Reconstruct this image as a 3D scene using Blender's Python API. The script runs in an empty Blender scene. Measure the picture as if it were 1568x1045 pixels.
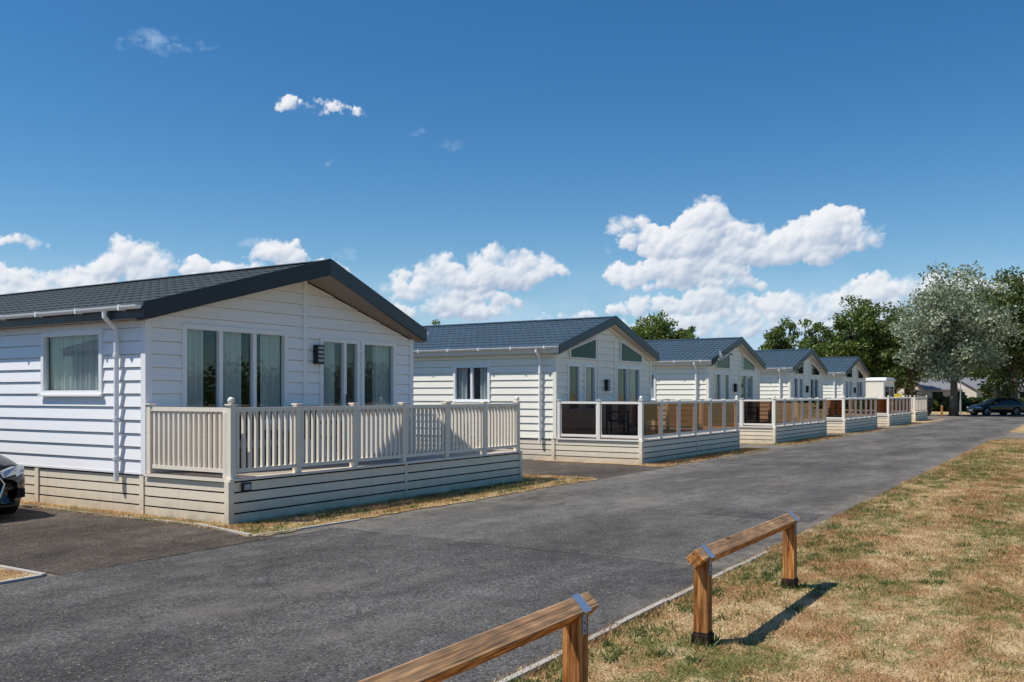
import bpy, math, random
import numpy as np
from mathutils import Vector, Matrix
random.seed(7); np.random.seed(7)
S = bpy.context.scene
COL = S.collection

# ------------------------------------------------------------ node helpers
def newmat(name):
    m = bpy.data.materials.new(name); m.use_nodes = True
    nt = m.node_tree
    for n in list(nt.nodes): nt.nodes.remove(n)
    out = nt.nodes.new('ShaderNodeOutputMaterial')
    return m, nt, out
def N(nt, t, **kw):
    n = nt.nodes.new(t)
    for k, v in kw.items(): setattr(n, k, v)
    return n
def link(nt, a, b): nt.links.new(a, b)
def noise(nt, vec, scale, detail=4, rough=.55):
    n = N(nt, 'ShaderNodeTexNoise'); n.inputs['Scale'].default_value = scale
    n.inputs['Detail'].default_value = detail; n.inputs['Roughness'].default_value = rough
    if vec is not None: link(nt, vec, n.inputs['Vector'])
    return n.outputs['Fac']
def ramp(nt, fac, stops):
    r = N(nt, 'ShaderNodeValToRGB'); cr = r.color_ramp
    while len(cr.elements) < len(stops): cr.elements.new(.5)
    for e, (p, c) in zip(cr.elements, stops):
        e.position = p; e.color = (c[0], c[1], c[2], 1) if hasattr(c, '__len__') else (c, c, c, 1)
    link(nt, fac, r.inputs[0]); return r.outputs['Color']
def mixc(nt, fac, a, b, mode='MIX'):
    m = N(nt, 'ShaderNodeMix', data_type='RGBA', blend_type=mode)
    for s, v in ((m.inputs[0], fac), (m.inputs[6], a), (m.inputs[7], b)):
        if hasattr(v, 'links'): link(nt, v, s)
        elif hasattr(v, '__len__'): s.default_value = (v[0], v[1], v[2], 1)
        else: s.default_value = v
    return m.outputs[2]
def math_(nt, op, a, b=0.0, clamp=False):
    m = N(nt, 'ShaderNodeMath', operation=op); m.use_clamp = clamp
    for s, v in ((m.inputs[0], a), (m.inputs[1], b)):
        if hasattr(v, 'links'): link(nt, v, s)
        else: s.default_value = v
    return m.outputs[0]
def pos(nt): return N(nt, 'ShaderNodeNewGeometry').outputs['Position']
def vscale(nt, v, s):
    m = N(nt, 'ShaderNodeVectorMath', operation='MULTIPLY'); link(nt, v, m.inputs[0])
    m.inputs[1].default_value = s; return m.outputs[0]
def bsdf(nt, out, color, rough=.6, metal=0., bump=None, bstr=.3, bdist=.01, spec=.5):
    b = N(nt, 'ShaderNodeBsdfPrincipled')
    if hasattr(color, 'links'): link(nt, color, b.inputs['Base Color'])
    else: b.inputs['Base Color'].default_value = (*color, 1)
    if hasattr(rough, 'links'): link(nt, rough, b.inputs['Roughness'])
    else: b.inputs['Roughness'].default_value = rough
    b.inputs['Metallic'].default_value = metal
    b.inputs['Specular IOR Level'].default_value = spec
    if bump is not None:
        bn = N(nt, 'ShaderNodeBump'); bn.inputs['Strength'].default_value = bstr
        bn.inputs['Distance'].default_value = bdist
        link(nt, bump, bn.inputs['Height']); link(nt, bn.outputs[0], b.inputs['Normal'])
    link(nt, b.outputs[0], out.inputs['Surface']); return b

def painted(name, col, rough=.45, var=.12, spec=.4, grime=0.):
    m, nt, out = newmat(name); p = pos(nt)
    n1 = noise(nt, p, 1.7, 4); n2 = noise(nt, vscale(nt, p, (3, 3, 30)), 1.0, 2)
    c = mixc(nt, math_(nt, 'MULTIPLY', n1, var * 2, True), col, tuple(x * .72 for x in col))
    c = mixc(nt, math_(nt, 'MULTIPLY', n2, var, True), c, (col[0] * .7, col[1] * .66, col[2] * .58))
    if grime:
        s = N(nt, 'ShaderNodeSeparateXYZ'); link(nt, p, s.inputs[0])
        lo = math_(nt, 'SUBTRACT', .32, s.outputs[2], True)
        lo = math_(nt, 'MULTIPLY', lo, math_(nt, 'MULTIPLY', noise(nt, p, 5, 4), 4 * grime), True)
        c = mixc(nt, lo, c, (.30, .25, .18))
        st = ramp(nt, noise(nt, vscale(nt, p, (9, 9, .5)), 1.5, 3), [(.55, 0.), (.75, .35 * grime)])
        c = mixc(nt, st, c, tuple(x * .55 for x in col))
    bsdf(nt, out, c, rough, spec=spec); return m
def plain(name, col, rough=.5, metal=0., spec=.5):
    m, nt, out = newmat(name); p = pos(nt)
    c = mixc(nt, noise(nt, p, 6, 3), tuple(x * .85 for x in col), tuple(min(1, x * 1.12) for x in col))
    bsdf(nt, out, c, rough, metal, spec=spec); return m
def glass(name, tint, refl=1.0, base=.04):
    m, nt, out = newmat(name)
    tr = N(nt, 'ShaderNodeBsdfTransparent'); tr.inputs[0].default_value = (*tint, 1)
    gl = N(nt, 'ShaderNodeBsdfGlossy'); gl.inputs['Roughness'].default_value = .01
    gl.inputs[0].default_value = (.95, .97, 1, 1)
    g = N(nt, 'ShaderNodeNewGeometry'); dt = N(nt, 'ShaderNodeVectorMath', operation='DOT_PRODUCT')
    link(nt, g.outputs['Normal'], dt.inputs[0]); link(nt, g.outputs['Incoming'], dt.inputs[1])
    c = math_(nt, 'SUBTRACT', 1.0, math_(nt, 'ABSOLUTE', dt.outputs['Value']), True)
    f = math_(nt, 'ADD', math_(nt, 'MULTIPLY', math_(nt, 'POWER', c, 5.0), refl), base, True)
    mx = N(nt, 'ShaderNodeMixShader'); link(nt, f, mx.inputs[0])
    link(nt, tr.outputs[0], mx.inputs[1]); link(nt, gl.outputs[0], mx.inputs[2])
    link(nt, mx.outputs[0], out.inputs['Surface']); return m

def asphalt(name, tint, dark, dust=0.):
    m, nt, out = newmat(name); p = pos(nt)
    big = noise(nt, vscale(nt, p, (.28, .8, 1)), .9, 6, .65)
    fine = noise(nt, p, 48, 3, .85)
    mid = noise(nt, p, 3.2, 5, .7)
    c = ramp(nt, big, [(.32, tuple(t * dark * .62 for t in tint)), (.5, tuple(t * dark for t in tint)), (.66, tuple(t * dark * 1.45 for t in tint))])
    c = mixc(nt, .8, c, ramp(nt, fine, [(.36, .10), (.5, .5), (.63, 1.0)]), 'OVERLAY')
    c = mixc(nt, .4, c, ramp(nt, mid, [(.32, .25), (.68, .75)]), 'OVERLAY')
    wr = ramp(nt, noise(nt, vscale(nt, p, (.5, 1, 1)), .55, 6, .75), [(.53, 0.), (.66, .55)])
    c = mixc(nt, wr, c, (tint[0] * dark * 2.1, tint[1] * dark * 1.95, tint[2] * dark * 1.75))
    if dust:   # sandy grit washed to the two road edges
        s = N(nt, 'ShaderNodeSeparateXYZ'); link(nt, p, s.inputs[0])
        e = math_(nt, 'SUBTRACT', math_(nt, 'ABSOLUTE', math_(nt, 'SUBTRACT', s.outputs[1], 5.55)), 2.0, True)
        e = math_(nt, 'MULTIPLY', math_(nt, 'MULTIPLY', e, 1.2, True), ramp(nt, noise(nt, p, 2.6, 6, .75), [(.42, 0.), (.66, dust)]))
        c = mixc(nt, e, c, (.36, .30, .215))
        # old oil and tyre stains
        st = ramp(nt, noise(nt, vscale(nt, p, (.9, 1.3, 1)), 1.1, 4, .6), [(.30, .5), (.38, 0.)])
        c = mixc(nt, st, c, (.04, .038, .036))
    vo = N(nt, 'ShaderNodeTexVoronoi'); vo.inputs['Scale'].default_value = 24; link(nt, p, vo.inputs['Vector'])
    st = math_(nt, 'LESS_THAN', vo.outputs['Distance'], .15)
    st = math_(nt, 'MULTIPLY', st, math_(nt, 'GREATER_THAN', mid, .5))
    c = mixc(nt, math_(nt, 'MULTIPLY', st, .8), c, (.42, .38, .31))
    bsdf(nt, out, c, .92, bump=fine, bstr=.8, bdist=.012, spec=.15); return m

def grassmat(name, green=.5, island=False):
    m, nt, out = newmat(name); p = pos(nt)
    straw = ramp(nt, noise(nt, p, 3.5, 6, .72), [(.28, (.29, .165, .07)), (.42, (.49, .32, .155)), (.58, (.69, .51, .28)), (.75, (.78, .63, .40))])
    bare = ramp(nt, noise(nt, vscale(nt, p, (.7, 1.2, 1)), .9, 5, .68), [(.48, 0.), (.57, .8)])
    straw = mixc(nt, bare, straw, (.42, .235, .11))
    grn = ramp(nt, noise(nt, p, 9, 4, .7), [(.3, (.07, .095, .022)), (.55, (.17, .20, .055)), (.75, (.32, .31, .11))])
    a = noise(nt, vscale(nt, p, (.55, 1, 1)), .75, 5, .68)
    b = noise(nt, p, 5.5, 5, .78)
    f = math_(nt, 'ADD', a, math_(nt, 'MULTIPLY', b, .8))
    c0 = 1.0 - green * .3
    f = ramp(nt, math_(nt, 'MULTIPLY', f, .5), [((c0 - .05) * .5, 0.), ((c0 + .11) * .5, .82)])
    c = mixc(nt, f, straw, grn)
    fine = noise(nt, p, 55, 3, .85)
    c = mixc(nt, .85, c, ramp(nt, fine, [(.37, .08), (.5, .5), (.63, .96)]), 'OVERLAY')
    if island:
        g = N(nt, 'ShaderNodeNewGeometry')
        c = mixc(nt, .5, c, ramp(nt, g.outputs['Random Per Island'], [(0, .2), (1, .95)]), 'OVERLAY')
        d = N(nt, 'ShaderNodeBsdfDiffuse'); link(nt, c, d.inputs[0])
        t = N(nt, 'ShaderNodeBsdfTranslucent'); link(nt, c, t.inputs[0])
        mx = N(nt, 'ShaderNodeMixShader'); mx.inputs[0].default_value = .4
        link(nt, d.outputs[0], mx.inputs[1]); link(nt, t.outputs[0], mx.inputs[2]); link(nt, mx.outputs[0], out.inputs['Surface'])
    else:
        bsdf(nt, out, c, .95, bump=noise(nt, p, 24, 4, .8), bstr=1.0, bdist=.05, spec=.1)
    return m

def woodmat(name, axis='X', base=((.10, .032, .010), (.36, .14, .038), (.56, .28, .10)), weather=.35):
    m, nt, out = newmat(name); p = pos(nt)
    sc = (1.1, 16, 16) if axis == 'X' else (16, 16, 1.1)
    v = vscale(nt, p, sc)
    n = noise(nt, v, 2.4, 6, .7)
    w = N(nt, 'ShaderNodeTexWave'); w.inputs['Scale'].default_value = 1.3; w.inputs['Distortion'].default_value = 9
    w.inputs['Detail'].default_value = 3; link(nt, v, w.inputs['Vector'])
    c = ramp(nt, n, [(.34, base[0]), (.48, base[1]), (.66, base[2])])
    c = mixc(nt, .55, c, ramp(nt, w.outputs['Fac'], [(0, .22), (1, .8)]), 'OVERLAY')
    lo = noise(nt, p, 3, 4, .6)
    c = mixc(nt, .5, c, ramp(nt, lo, [(.3, .25), (.7, .75)]), 'OVERLAY')
    g = N(nt, 'ShaderNodeNewGeometry'); sx = N(nt, 'ShaderNodeSeparateXYZ'); link(nt, g.outputs['Normal'], sx.inputs[0])
    up = math_(nt, 'MULTIPLY', math_(nt, 'MAXIMUM', sx.outputs[2], 0), weather, True)
    c = mixc(nt, math_(nt, 'MULTIPLY', up, math_(nt, 'ADD', lo, .45)), c, (.58, .44, .28))
    vo = N(nt, 'ShaderNodeTexVoronoi'); vo.inputs['Scale'].default_value = 1.6
    link(nt, vscale(nt, p, (1.5, 5, 5) if axis == 'X' else (5, 5, 1.5)), vo.inputs['Vector'])
    kn = ramp(nt, vo.outputs['Distance'], [(.06, 1.), (.14, 0.)])
    c = mixc(nt, math_(nt, 'MULTIPLY', kn, .75), c, (.06, .022, .01))
    ckn = noise(nt, vscale(nt, p, (.5, 30, 30) if axis == 'X' else (30, 30, .5)), 1.6, 3, .5)
    ck = ramp(nt, ckn, [(.32, .85), (.365, 0.)])
    c = mixc(nt, ck, c, (.03, .012, .006))
    bsdf(nt, out, c, .7, bump=ckn, bstr=.6, bdist=.01, spec=.2); return m

def roofmat(name, col, spec=.5, rough=.45):
    m, nt, out = newmat(name); p = pos(nt)
    s = N(nt, 'ShaderNodeSeparateXYZ'); link(nt, p, s.inputs[0])
    wv = math_(nt, 'ABSOLUTE', math_(nt, 'SINE', math_(nt, 'MULTIPLY', s.outputs[1], math.pi / .21)))
    c = mixc(nt, noise(nt, p, 2.2, 5), tuple(x * .7 for x in col), tuple(x * 1.35 for x in col))
    c = mixc(nt, math_(nt, 'LESS_THAN', wv, .16), c, tuple(x * .45 for x in col))
    c = mixc(nt, .35, c, ramp(nt, noise(nt, p, 70, 2), [(.3, .2), (.7, .8)]), 'OVERLAY')
    bsdf(nt, out, c, rough, bump=wv, bstr=.8, bdist=.03, spec=spec); return m

def leafmat(name, c1, c2, trans=.35):
    m, nt, out = newmat(name); g = N(nt, 'ShaderNodeNewGeometry')
    c = mixc(nt, g.outputs['Random Per Island'], c1, c2)
    c = mixc(nt, .5, c, ramp(nt, noise(nt, g.outputs['Position'], .7, 2), [(.3, .2), (.7, .75)]), 'OVERLAY')
    d = N(nt, 'ShaderNodeBsdfPrincipled'); link(nt, c, d.inputs['Base Color']); d.inputs['Roughness'].default_value = .5
    d.inputs['Specular IOR Level'].default_value = .3
    t = N(nt, 'ShaderNodeBsdfTranslucent'); link(nt, c, t.inputs[0])
    mx = N(nt, 'ShaderNodeMixShader'); mx.inputs[0].default_value = trans
    link(nt, d.outputs[0], mx.inputs[1]); link(nt, t.outputs[0], mx.inputs[2]); link(nt, mx.outputs[0], out.inputs['Surface']); return m

M = {}
M['white'] = painted('white_cladding', (.92, .91, .91), .45, .06)
M['cream'] = painted('cream_cladding', (.93, .89, .76), .45, .08)
M['skirt'] = painted('skirting_board', (.88, .785, .62), .55, .13, grime=.8)
M['rail'] = painted('cream_upvc', (.88, .79, .66), .4, .1)
M['railw'] = painted('white_upvc_rail', (.89, .84, .75), .4, .08)
M['upvc'] = painted('white_upvc', (.88, .88, .88), .3, .04)
M['anth'] = plain('anthracite_trim', (.018, .02, .026), .4)
M['navy'] = plain('slate_blue_trim', (.02, .035, .06), .4)
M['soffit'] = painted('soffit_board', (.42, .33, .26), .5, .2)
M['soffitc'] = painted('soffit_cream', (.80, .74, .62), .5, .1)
M['roof1'] = roofmat('grey_tile', (.055, .065, .064), .35, .55)
M['roof2'] = roofmat('blue_slate_tile', (.05, .082, .11), .4, .5)
M['glass'] = glass('window_glass', (.80, .88, .88), .95, .07)
M['darkglass'] = glass('dark_window_glass', (.10, .11, .12), .6, .04)
M['smoke'] = glass('smoked_panel', (.29, .165, .10), .9, .04)
def curtainmat():
    m, nt, out = newmat('net_curtain'); p = pos(nt)
    c = mixc(nt, noise(nt, vscale(nt, p, (9, 9, .6)), 2, 2), (.66, .67, .62), (.88, .88, .84))
    d = N(nt, 'ShaderNodeBsdfDiffuse'); link(nt, c, d.inputs[0]); t = N(nt, 'ShaderNodeBsdfTranslucent'); link(nt, c, t.inputs[0])
    mx = N(nt, 'ShaderNodeMixShader'); mx.inputs[0].default_value = .25
    link(nt, d.outputs[0], mx.inputs[1]); link(nt, t.outputs[0], mx.inputs[2]); link(nt, mx.outputs[0], out.inputs['Surface']); return m
M['curtain'] = curtainmat()
M['inside'] = plain('interior', (.22, .20, .17), .9)
M['dark'] = plain('dark_void', (.008, .008, .008), .9)
M['seam'] = plain('tar_seam', (.035, .034, .033), .9)
M['black'] = plain('black_plastic', (.015, .015, .017), .4)
M['galv'] = plain('galvanised_steel', (.40, .43, .46), .5, .4)
M['strap'] = plain('strap_steel', (.22, .32, .47), .45, .1)
M['wood'] = woodmat('treated_timber_rail', 'X', weather=.5)
M['woodv'] = woodmat('treated_timber_post', 'Z', weather=.2)
M['char'] = woodmat('dark_post_base', 'Z', ((.01, .007, .005), (.03, .017, .01), (.07, .035, .02)), 0)
M['asph'] = asphalt('road_asphalt', (1.07, 1.0, .92), .102, .7)
M['asph2'] = asphalt('bay_asphalt', (1.18, .97, .80), .072)
M['asph3'] = asphalt('repair_asphalt', (1.05, 1.0, .95), .078)
M['conc'] = painted('concrete_edging', (.50, .47, .42), .9, .5)
M['ground'] = grassmat('dry_grass_ground', .25)
M['verge'] = grassmat('verge_ground', .15)
M['blade'] = grassmat('grass_blades', .25, True)
M['bladeg'] = leafmat('green_weed', (.06, .11, .025), (.18, .23, .06))
M['bark'] = plain('bark', (.13, .10, .075), .9)
M['leafs'] = leafmat('silver_leaf', (.12, .17, .075), (.46, .50, .37), .25)
M['leaf'] = leafmat('green_leaf', (.065, .11, .022), (.20, .26, .06))
M['leafd'] = leafmat('dark_leaf', (.045, .08, .02), (.15, .19, .05))
M['paintblk'] = plain('black_car_paint', (.006, .006, .008), .12, 0, .8)
M['paintgrn'] = plain('dark_car_paint', (.012, .02, .022), .15, 0, .8)
M['chrome'] = plain('chrome', (.7, .7, .72), .12, 1)
M['tyre'] = plain('tyre', (.012, .012, .012), .85)
M['lamp'] = plain('headlamp', (.55, .58, .6), .1, .5)
M['carglass'] = plain('car_glass', (.01, .013, .015), .04, 0, 1)
M['tail'] = plain('tail_lamp', (.35, .01, .01), .2)
M['bin'] = plain('bin_green', (.035, .06, .05), .5)
M['yellow'] = plain('yellow_sign', (.7, .5, .03), .5)
M['fence'] = woodmat('fence_timber', 'Z', ((.10, .05, .025), (.22, .11, .05), (.3, .17, .09)), .1)
M['rattan'] = plain('dark_rattan', (.02, .018, .017), .7)
M['cushion'] = plain('grey_cushion', (.16, .16, .17), .9)
M['deckfl'] = painted('deck_boards', (.40, .34, .28), .6, .25)
M['greyroof'] = plain('grey_roof', (.22, .22, .24), .7)
M['brickw'] = painted('pale_render_wall', (.65, .60, .54), .8, .2)

# ------------------------------------------------------------ mesh builder
class MB:
    def __init__(s): s.v = []; s.f = []; s.m = []; s.mats = []
    def mi(s, k):
        if k not in s.mats: s.mats.append(k)
        return s.mats.index(k)
    def face(s, pts, mat):
        b = len(s.v); s.v += [tuple(p) for p in pts]; s.f.append(tuple(range(b, b + len(pts)))); s.m.append(s.mi(mat))
    def hexa(s, p, mat):
        b = len(s.v); s.v += [tuple(q) for q in p]
        for q in ((0, 3, 2, 1), (4, 5, 6, 7), (0, 1, 5, 4), (1, 2, 6, 5), (2, 3, 7, 6), (3, 0, 4, 7)):
            s.f.append(tuple(b + i for i in q)); s.m.append(s.mi(mat))
    def box(s, x0, x1, y0, y1, z0, z1, mat):
        s.hexa([(x0, y0, z0), (x1, y0, z0), (x1, y1, z0), (x0, y1, z0), (x0, y0, z1), (x1, y0, z1), (x1, y1, z1), (x0, y1, z1)], mat)
    def tube(s, pts, rad, mat, n=8, cap=True):
        pts = [Vector(p) for p in pts]; b = len(s.v); prev = None
        for i, p in enumerate(pts):
            t = (pts[min(i + 1, len(pts) - 1)] - pts[max(i - 1, 0)]).normalized()
            if prev is None: a = t.orthogonal().normalized()
            else: a = (prev - t * prev.dot(t)).normalized()
            prev = a; c = t.cross(a)
            r = rad[i] if hasattr(rad, '__len__') else rad
            for k in range(n):
                an = 2 * math.pi * k / n
                s.v.append(tuple(p + (a * math.cos(an) + c * math.sin(an)) * r))
        for i in range(len(pts) - 1):
            for k in range(n):
                s.f.append((b + i * n + k, b + i * n + (k + 1) % n, b + (i + 1) * n + (k + 1) % n, b + (i + 1) * n + k)); s.m.append(s.mi(mat))
        if cap:
            s.f.append(tuple(b + k for k in range(n))[::-1]); s.m.append(s.mi(mat))
            e = b + (len(pts) - 1) * n
            s.f.append(tuple(e + k for k in range(n))); s.m.append(s.mi(mat))
    def ball(s, c, r, mat, n=8):
        pts = [(c[0], c[1], c[2] + r * math.sin(a)) for a in np.linspace(-1.5, 1.5, 7)]
        s.tube(pts, [r * math.cos(a) for a in np.linspace(-1.5, 1.5, 7)], mat, n)
    def obj(s, name, parent=None, bevel=0, smooth=False, loc=None, rot=None):
        me = bpy.data.meshes.new(name); me.from_pydata(s.v, [], s.f)
        for k in s.mats: me.materials.append(M[k])
        me.polygons.foreach_set('material_index', s.m)
        if smooth: me.polygons.foreach_set('use_smooth', [True] * len(s.f))
        me.update()
        o = bpy.data.objects.new(name, me); COL.objects.link(o)
        if parent: o.parent = parent
        if loc: o.location = loc
        if rot: o.rotation_euler = rot
        if bevel:
            b = o.modifiers.new('bevel', 'BEVEL'); b.width = bevel; b.segments = 2; b.limit_method = 'ANGLE'
        return o
def empty(name, loc=(0, 0, 0), rz=0):
    e = bpy.data.objects.new(name, None); COL.objects.link(e); e.location = loc; e.rotation_euler = (0, 0, rz); e.empty_display_size = .3
    return e
def fastmesh(name, V, nper, mat, parent=None):
    V = np.asarray(V, dtype=np.float32).reshape(-1, 3); nv = len(V); nf = nv // nper
    me = bpy.data.meshes.new(name); me.vertices.add(nv); me.vertices.foreach_set('co', V.ravel())
    me.loops.add(nv); me.loops.foreach_set('vertex_index', np.arange(nv, dtype=np.int32))
    me.polygons.add(nf); me.polygons.foreach_set('loop_start', np.arange(0, nv, nper, dtype=np.int32))
    me.update(calc_edges=True); me.materials.append(M[mat])
    o = bpy.data.objects.new(name, me); COL.objects.link(o)
    if parent: o.parent = parent
    return o

# ------------------------------------------------------------ wall frame helpers
class Fr:
    def __init__(s, O, U, Nn): s.O = O; s.U = U; s.N = Nn
    def p(s, u, z, o=0.): return (s.O[0] + s.U[0] * u + s.N[0] * o, s.O[1] + s.U[1] * u + s.N[1] * o, z)
    def box(s, mb, u0, u1, o0, o1, z0, z1, mat):
        mb.hexa([s.p(u0, z0, o0), s.p(u1, z0, o0), s.p(u1, z0, o1), s.p(u0, z0, o1), s.p(u0, z1, o0), s.p(u1, z1, o0), s.p(u1, z1, o1), s.p(u0, z1, o1)], mat)

def siding(mb, fr, z0, zmax, lim, openings, mat, H=.185, P=.024, extra=(), gap=.013):
    a = z0
    while a < zmax - 1e-4:
        b = min(a + H, zmax); last = b >= zmax - 1e-4
        bt = b if last else b - gap
        cuts = sorted(set([a, bt, b] + [z for o in openings for z in (o[2], o[3]) if a < z < b] + [z for z in extra if a < z < b]))
        for s_, t_ in zip(cuts[:-1], cuts[1:]):
            slot = s_ >= bt - 1e-6
            if slot: os_ = ot = -.022
            else: os_, ot = P * (1 - (s_ - a) / H), P * (1 - (t_ - a) / H)
            l0, r0 = lim(s_); l1, r1 = lim(t_)
            hs = sorted([o for o in openings if o[2] <= s_ + 1e-5 and o[3] >= t_ - 1e-5])
            edges = [(l0, l1)]
            for o in hs: edges += [(o[0], o[0]), (o[1], o[1])]
            edges.append((r0, r1))
            for i in range(0, len(edges), 2):
                (A0, A1), (B0, B1) = edges[i], edges[i + 1]
                if B0 - A0 < 1e-4: continue
                mb.face([fr.p(A0, s_, os_), fr.p(B0, s_, os_), fr.p(B1, t_, ot), fr.p(A1, t_, ot)], mat)
                if abs(s_ - a) < 1e-6:
                    mb.face([fr.p(A0, s_, -.022), fr.p(B0, s_, -.022), fr.p(B0, s_, os_), fr.p(A0, s_, os_)], mat)
                if abs(t_ - bt) < 1e-6 and not last:
                    mb.face([fr.p(A1, t_, -.022), fr.p(B1, t_, -.022), fr.p(B1, t_, ot), fr.p(A1, t_, ot)], mat)
        a = b

def window(fr, wb, gb, cb, u0, u1, z0, z1, mull=(), curt=(), sill=True, fw=.055, seed=0):
    o0, o1 = -.05, .04
    fr.box(wb, u0 - .02, u0 + fw, o0, o1, z0 - .02, z1 + .02, 'upvc')
    fr.box(wb, u1 - fw, u1 + .02, o0, o1, z0 - .02, z1 + .02, 'upvc')
    fr.box(wb, u0 + fw, u1 - fw, o0, o1 - .002, z1 - fw, z1 + .02, 'upvc')
    fr.box(wb, u0 + fw, u1 - fw, o0, o1 - .002, z0 - .02, z0 + fw, 'upvc')
    if sill: fr.box(wb, u0 - .04, u1 + .04, o1 + .001, o1 + .035, z0 - .035, z0 + .0, 'upvc')
    for m in mull: fr.box(wb, m - .035, m + .035, o0 + .002, o1 - .006, z0 + fw, z1 - fw, 'upvc')
    us_ = [u0 + .01] + list(mull) + [u1 - .01]
    for ua, ub in zip(us_[:-1], us_[1:]):
        t = random.uniform(-.003, .003); t2 = random.uniform(-.003, .003)
        gb.face([fr.p(ua, z0 + .01, -.015 + t), fr.p(ub, z0 + .01, -.015 - t), fr.p(ub, z1 - .01, -.015 - t + t2), fr.p(ua, z1 - .01, -.015 + t + t2)], 'glass')
    for (c0, c1) in curt:
        us = np.arange(c0, c1 + .001, .02); ph = random.random() * 6
        off = [-.11 + .030 * math.sin(u * 50 + ph) + .018 * math.sin(u * 23 + ph * 2) for u in us]
        for i in range(len(us) - 1):
            cb.face([fr.p(us[i], z0 - .1, off[i]), fr.p(us[i + 1], z0 - .1, off[i + 1]), fr.p(us[i + 1], z1 + .05, off[i + 1]), fr.p(us[i], z1 + .05, off[i])], 'curtain')

def skirt(mb, fr, u0, u1, ztop, mat='skirt', back=True, nb=4):
    pitch = (ztop - .015) / nb
    for i in range(nb):
        z = .012 + i * pitch
        u = u0
        while u < u1 - .01:
            e = min(u + 3.6, u1)
            if u1 - e < .5: e = u1
            j = random.uniform(-.002, .002)
            fr.box(mb, u + .002, e - .002, -.02 + j, .0 + j, z, z + pitch - .022, mat); u = e
    if back: mb.face([fr.p(u0, 0, -.045), fr.p(u1, 0, -.045), fr.p(u1, ztop, -.045), fr.p(u0, ztop, -.045)], 'dark')

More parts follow.
